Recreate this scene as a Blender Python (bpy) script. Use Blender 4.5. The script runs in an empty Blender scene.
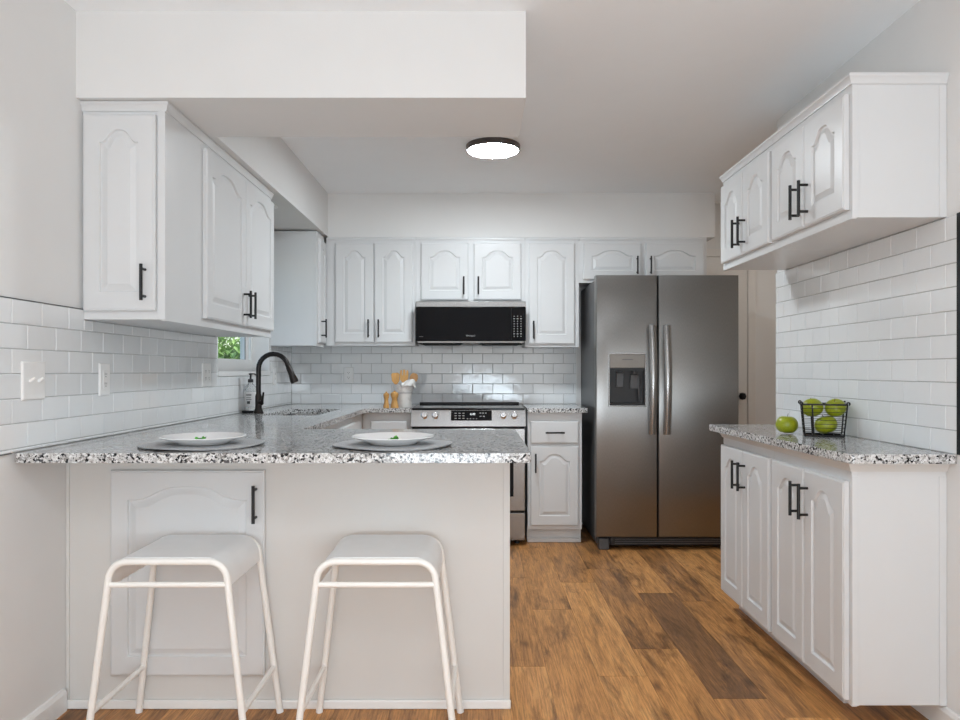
import bpy, bmesh, math, random
from mathutils import Vector, Matrix
PI = math.pi
SC = bpy.context.scene
COL = SC.collection
random.seed(11)

# ------------------------------------------------------------------ camera, world, lights, exposure
cam = bpy.data.cameras.new('camera'); cam_o = bpy.data.objects.new('camera', cam); COL.objects.link(cam_o)
cam_o.location = (0, 0, 1.165); cam_o.rotation_euler = (PI/2, 0, 0)
cam.sensor_width = 36; cam.lens = 27.0; cam.shift_x = 2/960; cam.shift_y = 11/960
cam.clip_start = .05
SC.camera = cam_o
SC.view_settings.view_transform = 'Standard'; SC.view_settings.look = 'None'
SC.view_settings.gamma = 1; SC.view_settings.use_curve_mapping = False
SC.view_settings.exposure = 0.06
SC.cycles.diffuse_bounces = 9; SC.cycles.max_bounces = 14

world = bpy.data.worlds.new('sky'); SC.world = world; world.use_nodes = True
wn = world.node_tree; wn.nodes.clear()
sky = wn.nodes.new('ShaderNodeTexSky'); sky.sky_type = 'NISHITA'
sky.sun_disc = False; sky.sun_elevation = math.radians(48); sky.sun_rotation = math.radians(90)
bg = wn.nodes.new('ShaderNodeBackground'); bg.inputs['Strength'].default_value = .30
wo = wn.nodes.new('ShaderNodeOutputWorld')
wn.links.new(sky.outputs[0], bg.inputs[0]); wn.links.new(bg.outputs[0], wo.inputs[0])

def light(name, kind, loc, rot, energy, color=(1, 1, 1), **kw):
    d = bpy.data.lights.new(name, kind); d.energy = energy; d.color = color
    for k, v in kw.items(): setattr(d, k, v)
    o = bpy.data.objects.new(name, d); o.location = loc; o.rotation_euler = rot; COL.objects.link(o); return o
light('sun', 'SUN', (0, 0, 6), (0, math.radians(42), 0), 2.2, (1, .96, .9), angle=.01)
# added broad fill low behind the camera, standing in for unseen daylight
light('rear_fill', 'AREA', (0.0, -2.45, .86), (PI/2, 0, 0), 27, (.92, .945, .95), shape='RECTANGLE', size=2.7, size_y=1.5)
# added up-tilted fill behind the camera, brightens the ceiling and upper fronts
light('ceiling_fill', 'AREA', (0.1, -1.1, .75), (2.62, 0, 0), 50, (.75, .89, 1), shape='DISK', size=1.2)
# added downward fill above the camera, for stool seats, counter tops and floor
light('overhead_fill', 'AREA', (0.0, .25, 2.40), (0, 0, 0), 13, (.90, .95, 1), shape='DISK', size=.6)
# added warm fill out of view in the passage, brightens its door
light('passage_fill', 'AREA', (2.45, 4.55, 2.40), (0, 0, 0), 4, (1, .88, .76), shape='DISK', size=.3)

# ------------------------------------------------------------------ materials
def new_mat(name):
    m = bpy.data.materials.new(name); m.use_nodes = True
    nt = m.node_tree; b = nt.nodes['Principled BSDF']; return m, nt, b
def N(nt, t, **kw):
    n = nt.nodes.new(t)
    for k, v in kw.items(): setattr(n, k, v)
    return n
def coord(nt, scale=(1, 1, 1)):
    tc = N(nt, 'ShaderNodeTexCoord'); mp = N(nt, 'ShaderNodeMapping'); mp.inputs['Scale'].default_value = scale
    nt.links.new(tc.outputs['Object'], mp.inputs['Vector']); return mp.outputs[0]
def ramp(nt, stops, interp='LINEAR'):
    r = N(nt, 'ShaderNodeValToRGB'); r.color_ramp.interpolation = interp
    e = r.color_ramp.elements
    while len(e) < len(stops): e.new(.5)
    for i, (p, c) in enumerate(stops): e[i].position = p; e[i].color = (*c, 1)
    return r
def plain(name, col, rough=.5, metal=0, noise=.03, nscale=30, bump=0, bscale=200, coat=0, spec=.5):
    m, nt, b = new_mat(name)
    n = N(nt, 'ShaderNodeTexNoise'); n.inputs['Scale'].default_value = nscale; n.inputs['Detail'].default_value = 4
    nt.links.new(coord(nt), n.inputs['Vector'])
    r = ramp(nt, [(.3, tuple(max(0, c*(1-noise)) for c in col)), (.7, tuple(min(1, c*(1+noise)) for c in col))])
    nt.links.new(n.outputs[0], r.inputs[0]); nt.links.new(r.outputs[0], b.inputs['Base Color'])
    b.inputs['Roughness'].default_value = rough; b.inputs['Metallic'].default_value = metal
    b.inputs['Coat Weight'].default_value = coat; b.inputs['Specular IOR Level'].default_value = spec
    if bump:
        n2 = N(nt, 'ShaderNodeTexNoise'); n2.inputs['Scale'].default_value = bscale; n2.inputs['Detail'].default_value = 3
        nt.links.new(coord(nt), n2.inputs['Vector'])
        bp = N(nt, 'ShaderNodeBump'); bp.inputs['Strength'].default_value = bump; bp.inputs['Distance'].default_value = .002
        nt.links.new(n2.outputs[0], bp.inputs['Height']); nt.links.new(bp.outputs[0], b.inputs['Normal'])
    return m
M = {}
M['wall'] = plain('wall_paint', (.755, .752, .743), .75, noise=.012, nscale=4, bump=.12, bscale=160)
M['ceiling'] = plain('ceiling_paint', (.925, .945, .96), .85, noise=.012, nscale=4, bump=.35, bscale=120)
M['cabinet'] = plain('cabinet_paint', (.675, .682, .687), .34, noise=.01, nscale=6, bump=.04, bscale=90)
M['trim'] = plain('trim_paint', (.82, .82, .81), .4, noise=.01, nscale=6)
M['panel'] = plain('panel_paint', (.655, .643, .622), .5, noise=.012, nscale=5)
M['black'] = plain('black_metal', (.012, .012, .013), .38, metal=.3, noise=.1)
M['bronze'] = plain('bronze_metal', (.022, .018, .017), .3, metal=.6, noise=.15)
M['black_plastic'] = plain('black_plastic', (.012, .012, .014), .35, noise=.1)
M['black_glass'] = plain('black_glass', (.005, .005, .006), .05, noise=.05, spec=.12)
M['dark_gap'] = plain('dark_gap', (.02, .02, .02), .8)
M['plastic'] = plain('white_plastic', (.86, .86, .85), .3, noise=.01)
M['rim'] = plain('bronze_rim', (.09, .075, .07), .35, metal=.4)
M['grout'] = plain('grout', (.38, .38, .375), .9, noise=.05, nscale=80)
M['stool'] = plain('stool_powder_coat', (.86, .84, .80), .42, noise=.015, nscale=20)
M['stool_seat'] = plain('stool_seat_paint', (.83, .835, .835), .38, noise=.02, nscale=15)
M['porcelain'] = plain('porcelain', (.86, .86, .86), .12, noise=.01, coat=.4)
M['chrome'] = plain('chrome', (.75, .75, .76), .15, metal=1)
M['apple_stem'] = plain('apple_stem', (.12, .07, .03), .7)
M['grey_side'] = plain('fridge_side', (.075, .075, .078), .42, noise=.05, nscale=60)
M['bezel'] = plain('dispenser_panel', (.22, .20, .18), .35, metal=.6)
M['mark'] = plain('printed_marks', (.45, .45, .45), .5)
M['cloth'] = plain('cloth', (.78, .77, .75), .9, noise=.04, nscale=60, bump=.4, bscale=500)
M['beige_door'] = plain('door_paint', (.76, .74, .71), .45, noise=.01)
M['lawn'] = plain('lawn', (.20, .25, .16), .9, noise=.35, nscale=3)
M['bark'] = plain('bark', (.12, .09, .06), .9, noise=.3)
M['leaf'] = plain('leaf', (.10, .28, .07), .55, noise=.5, nscale=2.5)
M['leaf_pale'] = plain('pale_leaf', (.32, .50, .12), .55, noise=.4, nscale=2.5)
M['herb'] = plain('herb_leaf', (.07, .38, .03), .5, noise=.5, nscale=90)
M['label'] = plain('bottle_label', (.80, .80, .80), .5)

def wood(name, c1, c2, sc=(30, 30, 4)):
    m, nt, b = new_mat(name)
    n = N(nt, 'ShaderNodeTexNoise'); n.inputs['Scale'].default_value = 3; n.inputs['Detail'].default_value = 6
    nt.links.new(coord(nt, sc), n.inputs['Vector'])
    r = ramp(nt, [(.3, c1), (.7, c2)]); nt.links.new(n.outputs[0], r.inputs[0])
    nt.links.new(r.outputs[0], b.inputs['Base Color']); b.inputs['Roughness'].default_value = .45
    return m
M['wood'] = wood('light_wood', (.50, .25, .065), (.66, .37, .12))
M['wood_dark'] = wood('dark_wood', (.30, .15, .05), (.45, .24, .09))

def tile_mat():
    m, nt, b = new_mat('glazed_white_tile')
    b.inputs['Base Color'].default_value = (.735, .745, .75, 1); b.inputs['Roughness'].default_value = .10
    b.inputs['Coat Weight'].default_value = .3
    n = N(nt, 'ShaderNodeTexNoise'); n.inputs['Scale'].default_value = 14; n.inputs['Detail'].default_value = 1.5
    nt.links.new(coord(nt), n.inputs['Vector'])
    bp = N(nt, 'ShaderNodeBump'); bp.inputs['Strength'].default_value = .35; bp.inputs['Distance'].default_value = .004
    nt.links.new(n.outputs[0], bp.inputs['Height']); nt.links.new(bp.outputs[0], b.inputs['Normal'])
    at = N(nt, 'ShaderNodeAttribute'); at.attribute_name = 'tone'
    r = ramp(nt, [(0, (.77, .79, .80)), (1, (.82, .835, .84))])
    nt.links.new(at.outputs['Fac'], r.inputs[0]); nt.links.new(r.outputs[0], b.inputs['Base Color'])
    return m
M['tile'] = tile_mat()

def granite():
    m, nt, b = new_mat('speckled_granite')
    co = coord(nt)
    v = N(nt, 'ShaderNodeTexVoronoi'); v.inputs['Scale'].default_value = 150; v.inputs['Randomness'].default_value = 1
    wob = N(nt, 'ShaderNodeTexNoise'); wob.inputs['Scale'].default_value = 120
    mx = N(nt, 'ShaderNodeMixRGB', blend_type='ADD'); mx.inputs[0].default_value = .006
    nt.links.new(co, wob.inputs['Vector']); nt.links.new(co, mx.inputs[1]); nt.links.new(wob.outputs['Color'], mx.inputs[2])
    nt.links.new(mx.outputs[0], v.inputs['Vector'])
    sep = N(nt, 'ShaderNodeSeparateColor'); nt.links.new(v.outputs['Color'], sep.inputs[0])
    r = ramp(nt, [(0, (.012, .012, .014)), (.11, (.10, .10, .105)), (.19, (.30, .29, .28)), (.31, (.50, .495, .485)),
                  (.55, (.66, .66, .655)), (.80, (.76, .765, .765))], 'CONSTANT')
    nt.links.new(sep.outputs[0], r.inputs[0])
    v2 = N(nt, 'ShaderNodeTexVoronoi'); v2.inputs['Scale'].default_value = 420
    nt.links.new(co, v2.inputs['Vector'])
    sep2 = N(nt, 'ShaderNodeSeparateColor'); nt.links.new(v2.outputs['Color'], sep2.inputs[0])
    r2 = ramp(nt, [(0, (.25, .25, .26)), (.12, (.85, .85, .85)), (.6, (1, 1, 1))], 'CONSTANT')
    nt.links.new(sep2.outputs[1], r2.inputs[0])
    mu = N(nt, 'ShaderNodeMixRGB', blend_type='MULTIPLY'); mu.inputs[0].default_value = .8
    nt.links.new(r.outputs[0], mu.inputs[1]); nt.links.new(r2.outputs[0], mu.inputs[2])
    nt.links.new(mu.outputs[0], b.inputs['Base Color'])
    b.inputs['Roughness'].default_value = .10; b.inputs['Specular IOR Level'].default_value = .36
    return m
M['granite'] = granite()

def steel(name, col, rough, sc, aniso=.6, rot=0.0):
    m, nt, b = new_mat(name)
    n = N(nt, 'ShaderNodeTexNoise'); n.inputs['Scale'].default_value = 1; n.inputs['Detail'].default_value = 3
    nt.links.new(coord(nt, sc), n.inputs['Vector'])
    r = ramp(nt, [(.3, tuple(c*.93 for c in col)), (.7, tuple(min(1, c*1.07) for c in col))])
    nt.links.new(n.outputs[0], r.inputs[0]); nt.links.new(r.outputs[0], b.inputs['Base Color'])
    b.inputs['Metallic'].default_value = 1; b.inputs['Roughness'].default_value = rough
    b.inputs['Anisotropic'].default_value = aniso; b.inputs['Anisotropic Rotation'].default_value = rot
    tg = N(nt, 'ShaderNodeTangent'); tg.direction_type = 'RADIAL'; tg.axis = 'Z'
    nt.links.new(tg.outputs[0], b.inputs['Tangent'])
    return m
M['steel'] = steel('brushed_steel', (.275, .268, .26), .31, (400, 400, 60), .88)
M['steel_light'] = steel('light_brushed_steel', (.33, .325, .32), .27, (60, 60, 500), .5)
M['sink_steel'] = steel('sink_steel', (.6, .6, .6), .25, (60, 60, 60), .2)

def floor_mat():
    m, nt, b = new_mat('oak_planks')
    at = N(nt, 'ShaderNodeAttribute'); at.attribute_name = 'tone'        # random number of each plank
    tc = N(nt, 'ShaderNodeTexCoord')
    sh = N(nt, 'ShaderNodeVectorMath', operation='MULTIPLY_ADD')
    cmb = N(nt, 'ShaderNodeCombineXYZ')
    for i in range(3): nt.links.new(at.outputs['Fac'], cmb.inputs[i])
    sh.inputs[1].default_value = (37, 53, 0)
    nt.links.new(cmb.outputs[0], sh.inputs[0]); nt.links.new(tc.outputs['Object'], sh.inputs[2])
    def noise(sc, scale, detail, dist=0.0, rough=.6):
        mp = N(nt, 'ShaderNodeMapping'); mp.inputs['Scale'].default_value = sc
        nt.links.new(sh.outputs[0], mp.inputs['Vector'])
        n = N(nt, 'ShaderNodeTexNoise'); n.inputs['Scale'].default_value = scale; n.inputs['Detail'].default_value = detail
        n.inputs['Distortion'].default_value = dist; n.inputs['Roughness'].default_value = rough
        nt.links.new(mp.outputs[0], n.inputs['Vector']); return n
    broad = noise((7, 1.3, 1), 1.3, 5, .9, .68)
    grain = noise((95, 3.4, 1), 1.6, 8, .4, .78)
    rings = noise((13, 1.6, 1), 1.5, 5, 1.2, .65)
    base = ramp(nt, [(.28, (.25, .122, .050)), (.50, (.53, .250, .082)), (.70, (.66, .325, .113)), (.92, (.74, .41, .16))])
    add = N(nt, 'ShaderNodeMath', operation='MULTIPLY_ADD'); add.inputs[1].default_value = .34
    nt.links.new(at.outputs['Fac'], add.inputs[0])
    gm = N(nt, 'ShaderNodeMath', operation='MULTIPLY'); gm.inputs[1].default_value = .80
    nt.links.new(rings.outputs[0], gm.inputs[0]); nt.links.new(gm.outputs[0], add.inputs[2])
    nt.links.new(add.outputs[0], base.inputs[0])
    dk = ramp(nt, [(.34, (.34, .32, .32)), (.50, (1, 1, 1))]); nt.links.new(broad.outputs[0], dk.inputs[0])
    m1 = N(nt, 'ShaderNodeMixRGB', blend_type='MULTIPLY'); m1.inputs[0].default_value = .85
    nt.links.new(base.outputs[0], m1.inputs[1]); nt.links.new(dk.outputs[0], m1.inputs[2])
    gr = ramp(nt, [(.38, (.40, .37, .35)), (.56, (1.10, 1.09, 1.07))]); nt.links.new(grain.outputs[0], gr.inputs[0])
    m2 = N(nt, 'ShaderNodeMixRGB', blend_type='MULTIPLY'); m2.inputs[0].default_value = .75
    nt.links.new(m1.outputs[0], m2.inputs[1]); nt.links.new(gr.outputs[0], m2.inputs[2])
    # knots
    mp = N(nt, 'ShaderNodeMapping'); mp.inputs['Scale'].default_value = (5.2, 2.6, 1); nt.links.new(sh.outputs[0], mp.inputs['Vector'])
    wob = N(nt, 'ShaderNodeMixRGB', blend_type='ADD'); wob.inputs[0].default_value = .22
    nt.links.new(mp.outputs[0], wob.inputs[1]); nt.links.new(rings.outputs['Color'], wob.inputs[2])
    vo = N(nt, 'ShaderNodeTexVoronoi'); vo.inputs['Scale'].default_value = 1; nt.links.new(wob.outputs[0], vo.inputs['Vector'])
    kr = ramp(nt, [(0, (.22, .18, .16)), (.06, (.45, .40, .37)), (.16, (1, 1, 1))]); nt.links.new(vo.outputs['Distance'], kr.inputs[0])
    m3 = N(nt, 'ShaderNodeMixRGB', blend_type='MULTIPLY'); m3.inputs[0].default_value = .8
    nt.links.new(m2.outputs[0], m3.inputs[1]); nt.links.new(kr.outputs[0], m3.inputs[2])
    nt.links.new(m3.outputs[0], b.inputs['Base Color'])
    b.inputs['Roughness'].default_value = .42; b.inputs['Specular IOR Level'].default_value = .35
    bp = N(nt, 'ShaderNodeBump'); bp.inputs['Strength'].default_value = .25; bp.inputs['Distance'].default_value = .001
    nt.links.new(grain.outputs[0], bp.inputs['Height']); nt.links.new(bp.outputs[0], b.inputs['Normal'])
    return m
M['floor'] = floor_mat()

def apple_mat():
    m, nt, b = new_mat('apple_skin')
    n = N(nt, 'ShaderNodeTexNoise'); n.inputs['Scale'].default_value = 14; n.inputs['Detail'].default_value = 5
    nt.links.new(coord(nt), n.inputs['Vector'])
    r = ramp(nt, [(.3, (.215, .265, .006)), (.6, (.325, .365, .012)), (.8, (.42, .43, .03))]); nt.links.new(n.outputs[0], r.inputs[0])
    v = N(nt, 'ShaderNodeTexVoronoi'); v.inputs['Scale'].default_value = 190; nt.links.new(coord(nt), v.inputs['Vector'])
    r2 = ramp(nt, [(.06, (1.5, 1.4, 2.5)), (.12, (1, 1, 1))]); nt.links.new(v.outputs['Distance'], r2.inputs[0])
    mx = N(nt, 'ShaderNodeMixRGB', blend_type='MULTIPLY'); mx.inputs[0].default_value = .5
    nt.links.new(r.outputs[0], mx.inputs[1]); nt.links.new(r2.outputs[0], mx.inputs[2]); nt.links.new(mx.outputs[0], b.inputs['Base Color'])
    b.inputs['Roughness'].default_value = .28; b.inputs['Subsurface Weight'].default_value = .05
    return m
M['apple'] = apple_mat()

def placemat_mat():
    m, nt, b = new_mat('woven_grey')
    tc = coord(nt)
    w1 = N(nt, 'ShaderNodeTexWave'); w1.wave_type = 'RINGS'; w1.rings_direction = 'Z'; w1.inputs['Scale'].default_value = 55; w1.inputs['Distortion'].default_value = .6
    nt.links.new(tc, w1.inputs['Vector'])
    n = N(nt, 'ShaderNodeTexNoise'); n.inputs['Scale'].default_value = 400; nt.links.new(tc, n.inputs['Vector'])
    mx = N(nt, 'ShaderNodeMath', operation='MULTIPLY'); nt.links.new(w1.outputs['Fac'], mx.inputs[0]); nt.links.new(n.outputs[0], mx.inputs[1])
    r = ramp(nt, [(.1, (.30, .31, .32)), (.5, (.58, .59, .60))]); nt.links.new(mx.outputs[0], r.inputs[0])
    nt.links.new(r.outputs[0], b.inputs['Base Color']); b.inputs['Roughness'].default_value = .8
    bp = N(nt, 'ShaderNodeBump'); bp.inputs['Strength'].default_value = .5; bp.inputs['Distance'].default_value = .002
    nt.links.new(mx.outputs[0], bp.inputs['Height']); nt.links.new(bp.outputs[0], b.inputs['Normal'])
    return m
M['placemat'] = placemat_mat()

def crock_mat():
    m, nt, b = new_mat('glazed_crock')
    tc = N(nt, 'ShaderNodeTexCoord'); sp = N(nt, 'ShaderNodeSeparateXYZ'); nt.links.new(tc.outputs['Object'], sp.inputs[0])
    r = ramp(nt, [(0, (.82, .80, .77)), (.50, (.82, .80, .77)), (.53, (.50, .49, .48)), (.58, (.88, .875, .865)), (1, (.90, .895, .89))])
    mu = N(nt, 'ShaderNodeMath', operation='MULTIPLY'); mu.inputs[1].default_value = 1/.185; nt.links.new(sp.outputs[2], mu.inputs[0])
    nt.links.new(mu.outputs[0], r.inputs[0])
    n = N(nt, 'ShaderNodeTexNoise'); n.inputs['Scale'].default_value = 25; n.inputs['Detail'].default_value = 5; nt.links.new(tc.outputs['Object'], n.inputs['Vector'])
    r2 = ramp(nt, [(.36, (.72, .71, .70)), (.46, (1, 1, 1))]); nt.links.new(n.outputs[0], r2.inputs[0])
    mx = N(nt, 'ShaderNodeMixRGB', blend_type='MULTIPLY'); mx.inputs[0].default_value = .6
    nt.links.new(r.outputs[0], mx.inputs[1]); nt.links.new(r2.outputs[0], mx.inputs[2])
    nt.links.new(mx.outputs[0], b.inputs['Base Color']); b.inputs['Roughness'].default_value = .3
    return m
M['crock'] = crock_mat()

def glass_mat(name, rough=0.0, tint=(1, 1, 1), thin=True):
    m, nt, b = new_mat(name)
    if thin:
        nt.nodes.remove(b); out = nt.nodes['Material Output']
        t = N(nt, 'ShaderNodeBsdfTransparent'); t.inputs[0].default_value = (*tint, 1)
        g = N(nt, 'ShaderNodeBsdfGlossy'); g.inputs['Roughness'].default_value = .02
        mx = N(nt, 'ShaderNodeMixShader'); mx.inputs[0].default_value = .07; nt.links.new(t.outputs[0], mx.inputs[1]); nt.links.new(g.outputs[0], mx.inputs[2])
        nt.links.new(mx.outputs[0], out.inputs[0])
    else:
        b.inputs['Base Color'].default_value = (*tint, 1); b.inputs['Transmission Weight'].default_value = .85
        b.inputs['Roughness'].default_value = rough; b.inputs['IOR'].default_value = 1.3
    return m
M['pane'] = glass_mat('window_glass', tint=(.97, .99, .98))
M['bottle'] = glass_mat('clear_bottle', .08, (.88, .90, .90), False)

def emit(name, col, s):
    m, nt, b = new_mat(name)
    b.inputs['Base Color'].default_value = (.8, .8, .8, 1)
    b.inputs['Emission Color'].default_value = (*col, 1); b.inputs['Emission Strength'].default_value = s; return m
M['led'] = emit('lit_diffuser', (.86, .945, 1), 125)
M['spot'] = emit('downlight_lens', (1, .98, .95), .25)
M['digits'] = emit('lit_digits', (.85, .93, 1), .9)

# ------------------------------------------------------------------ mesh helpers
def obj(name, bm, m, parent=None, smooth=None, bevel=0, segs=2, loc=None, rotz=0):
    bmesh.ops.recalc_face_normals(bm, faces=bm.faces)
    me = bpy.data.meshes.new(name); bm.to_mesh(me); bm.free()
    o = bpy.data.objects.new(name, me); COL.objects.link(o)
    me.materials.append(M[m] if isinstance(m, str) else m)
    if parent: o.parent = parent
    if loc: o.location = loc
    if rotz: o.rotation_euler = (0, 0, rotz)
    if smooth is not None:
        me.polygons.foreach_set('use_smooth', [True]*len(me.polygons))
        if smooth: me.set_sharp_from_angle(angle=math.radians(smooth))
    if bevel:
        b = o.modifiers.new('bevel', 'BEVEL'); b.width = bevel; b.segments = segs; b.limit_method = 'ANGLE'; b.angle_limit = math.radians(40)
        if smooth is None: me.polygons.foreach_set('use_smooth', [True]*len(me.polygons)); me.set_sharp_from_angle(angle=math.radians(35))
    return o
def tag(o, label=None, cat=None, group=None, kind=None):
    if label: o['label'] = label
    if cat: o['category'] = cat
    if group: o['group'] = group
    if kind: o['kind'] = kind
    return o
def thing(name, label, cat, loc=(0, 0, 0), rotz=0, group=None):
    o = bpy.data.objects.new(name, None); COL.objects.link(o); o.empty_display_size = .05
    o.location = loc; o.rotation_euler = (0, 0, rotz); return tag(o, label, cat, group)
def struct(name, bm, m, **kw): return tag(obj(name, bm, m, **kw), kind='structure')
def copy_tree(o, parent=None):
    c = o.copy(); COL.objects.link(c)
    if parent: c.parent = parent
    for ch in list(o.children): copy_tree(ch, c)
    return c
def B(): return bmesh.new()
def box(bm, x0, x1, y0, y1, z0, z1):
    v = [bm.verts.new((x, y, z)) for z in (z0, z1) for y in (y0, y1) for x in (x0, x1)]
    for f in ((0, 2, 3, 1), (4, 5, 7, 6), (0, 1, 5, 4), (2, 6, 7, 3), (0, 4, 6, 2), (1, 3, 7, 5)): bm.faces.new([v[i] for i in f])
    return bm
def bx(*a): return box(B(), *a)
def tube(bm, pts, r, n=10, closed=False, caps=True):
    pts = [Vector(p) for p in pts]; k = len(pts)
    rs = r if isinstance(r, (list, tuple)) else [r]*k
    def tan(i):
        if closed: return (pts[(i+1) % k]-pts[i-1]).normalized()
        return ((pts[min(i+1, k-1)]-pts[i]).normalized()+(pts[i]-pts[max(i-1, 0)]).normalized()).normalized()
    t = tan(0); a = Vector((0, 0, 1)) if abs(t.z) < .9 else Vector((1, 0, 0))
    u = t.cross(a).normalized(); rings = []
    for i in range(k):
        t = tan(i); u = (u-t*u.dot(t)).normalized(); w = t.cross(u)
        rings.append([bm.verts.new(pts[i]+rs[i]*(math.cos(2*PI*j/n)*u+math.sin(2*PI*j/n)*w)) for j in range(n)])
    for i in range(k if closed else k-1):
        A, C = rings[i], rings[(i+1) % k]
        for j in range(n): bm.faces.new((A[j], A[(j+1) % n], C[(j+1) % n], C[j]))
    if caps and not closed: bm.faces.new(rings[0][::-1]); bm.faces.new(rings[-1])
    return bm
def lathe(bm, prof, n=28, cx=0, cy=0, cz=0):
    rings = []
    for r, z in prof:
        if r < 1e-6: rings.append([bm.verts.new((cx, cy, cz+z))])
        else: rings.append([bm.verts.new((cx+r*math.cos(2*PI*j/n), cy+r*math.sin(2*PI*j/n), cz+z)) for j in range(n)])
    for A, C in zip(rings, rings[1:]):
        for j in range(n):
            k = (j+1) % n
            if len(A) == 1 and len(C) == 1: continue
            if len(A) == 1: bm.faces.new((A[0], C[j], C[k]))
            elif len(C) == 1: bm.faces.new((A[j], A[k], C[0]))
            else: bm.faces.new((A[j], A[k], C[k], C[j]))
    return bm
def cyl(bm, p, q, r, n=14): return tube(bm, [p, q], r, n)
def loops(bm, ls, cap0=True, cap1=True):
    vs = [[bm.verts.new(p) for p in l] for l in ls]; n = len(vs[0])
    for A, C in zip(vs, vs[1:]):
        for j in range(n):
            k = (j+1) % n; bm.faces.new((A[j], A[k], C[k], C[j]))
    if cap0: bm.faces.new(vs[0][::-1])
    if cap1: bm.faces.new(vs[-1])
    return bm
def molding(bm, path, prof):
    """sweep a closed (out, z) profile along a 2D polyline, mitred; out = to the right of travel"""
    P = [Vector(p) for p in path]; rings = []
    for i, p in enumerate(P):
        ns = []
        if i: d = (P[i]-P[i-1]).normalized(); ns.append(Vector((d.y, -d.x)))
        if i < len(P)-1: d = (P[i+1]-P[i]).normalized(); ns.append(Vector((d.y, -d.x)))
        m = sum(ns, Vector((0, 0))); m = m/ m.length; k = 1/m.dot(ns[0])
        rings.append([(p.x+m.x*k*o, p.y+m.y*k*o, z) for o, z in prof])
    return loops(bm, rings)
def text_mesh(name, s, size, m, parent, loc, rot=(PI/2, 0, 0)):
    c = bpy.data.curves.new(name+'_text', 'FONT'); c.body = s; c.size = size; c.align_x = 'CENTER'; c.align_y = 'CENTER'; c.extrude = .0002
    t = bpy.data.objects.new('temporary', c); COL.objects.link(t)
    bpy.context.view_layer.update()
    me = bpy.data.meshes.new_from_object(t.evaluated_get(bpy.context.evaluated_depsgraph_get()))
    bpy.data.objects.remove(t); me.materials.clear(); me.materials.append(M[m])
    o = bpy.data.objects.new(name, me); COL.objects.link(o); o.parent = parent; o.location = loc; o.rotation_euler = rot; return o

# ------------------------------------------------------------------ room constants (metres; camera at the origin looking along +Y)
XL, XR, YB, ZC = -1.424, 1.52, 5.475, 2.44      # left wall, right wall, back wall, ceiling
TH = .008                                        # tile thickness
YR_END = 3.66                                    # where the right wall stops and the passage begins
X_HALL = 3.1
Y0 = -2.6
WY0, WY1, WZ0, WZ1 = 3.92, 4.90, 1.165, 2.0     # kitchen window opening

# floor of planks
bm = B(); lay = None
pw, pl = .19, 1.22
tones = []
cells = []
for i in range(int((X_HALL+1.7)/pw)+2):
    x0 = .838+.19*(i-13); x1 = x0+pw-.0012
    if x1 < XL-.1 or x0 > X_HALL+.1: continue
    off = {13: 2.56 - 5*pl}.get(i, -3.4 - random.random()*pl)
    y = off; j = 0
    while y < YB+.1:
        t = random.random()
        if i == 13 and abs(y-2.56) < .01: t = -.42
        cells.append((x0, x1, max(y, Y0), min(y+pl-.0012, YB+.1), t)); y += pl; j += 1
for x0, x1, y0, y1, t in cells:
    if y1 <= y0: continue
    box(bm, x0, x1, y0, y1, -.02, 0); tones += [t]*6
box(bm, XL-.2, X_HALL+.3, Y0-.2, YB+.2, -.06, -.003); tones += [.0]*6
fl = struct('floor', bm, 'floor')
a = fl.data.attributes.new('tone', 'FLOAT', 'FACE'); a.data.foreach_set('value', tones)

# walls
wl = B()
box(wl, XL-.15, XL, Y0, WY0, 0, ZC); box(wl, XL-.15, XL, WY1, YB+.15, 0, ZC)
box(wl, XL-.15, XL, WY0, WY1, 0, WZ0); box(wl, XL-.15, XL, WY0, WY1, WZ1, ZC)
wall_left = struct('wall_left', wl, 'wall')
wall_back = struct('wall_back', bx(XL, X_HALL, YB, YB+.15, 0, ZC), 'wall')
wall_right = struct('wall_right', bx(XR, XR+.12, Y0, YR_END, 0, ZC), 'wall')
struct('wall_hall', bx(X_HALL, X_HALL+.12, YR_END-.12, YB, 0, ZC), 'wall')
struct('wall_hall_front', bx(XR+.12, X_HALL, YR_END-.12, YR_END, 0, ZC), 'wall')
struct('wall_front', bx(XL-.15, XR+.12, Y0-.12, Y0, 0, ZC), 'wall')
ceiling = struct('ceiling', bx(XL-.15, X_HALL+.12, Y0-.12, YB+.15, ZC, ZC+.12), 'ceiling')
# dropped soffits and the header over the peninsula
XS, YS, ZS = -1.078, 5.165, 2.124
obj('header', bx(XL, .17, 2.55, 2.98, 2.133, ZC), 'wall', ceiling)
obj('soffit', bx(XL, XS, 2.98, YB, 2.132, ZC), 'wall', ceiling)
obj('soffit', bx(XS, 1.70, YS, YB, ZS, ZC), 'wall', ceiling)
# baseboards
bprof = [(0, 0), (.014, 0), (.014, .062), (.008, .074), (.0, .076)]
struct('baseboard_left', molding(B(), [(XL, Y0), (XL, 2.47)], bprof), 'trim')
struct('baseboard_right', molding(B(), [(XR, 3.65), (XR, Y0)], bprof), 'trim')
struct('baseboard_back', molding(B(), [(2.11, YB), (X_HALL, YB)], bprof), 'trim')

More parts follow.
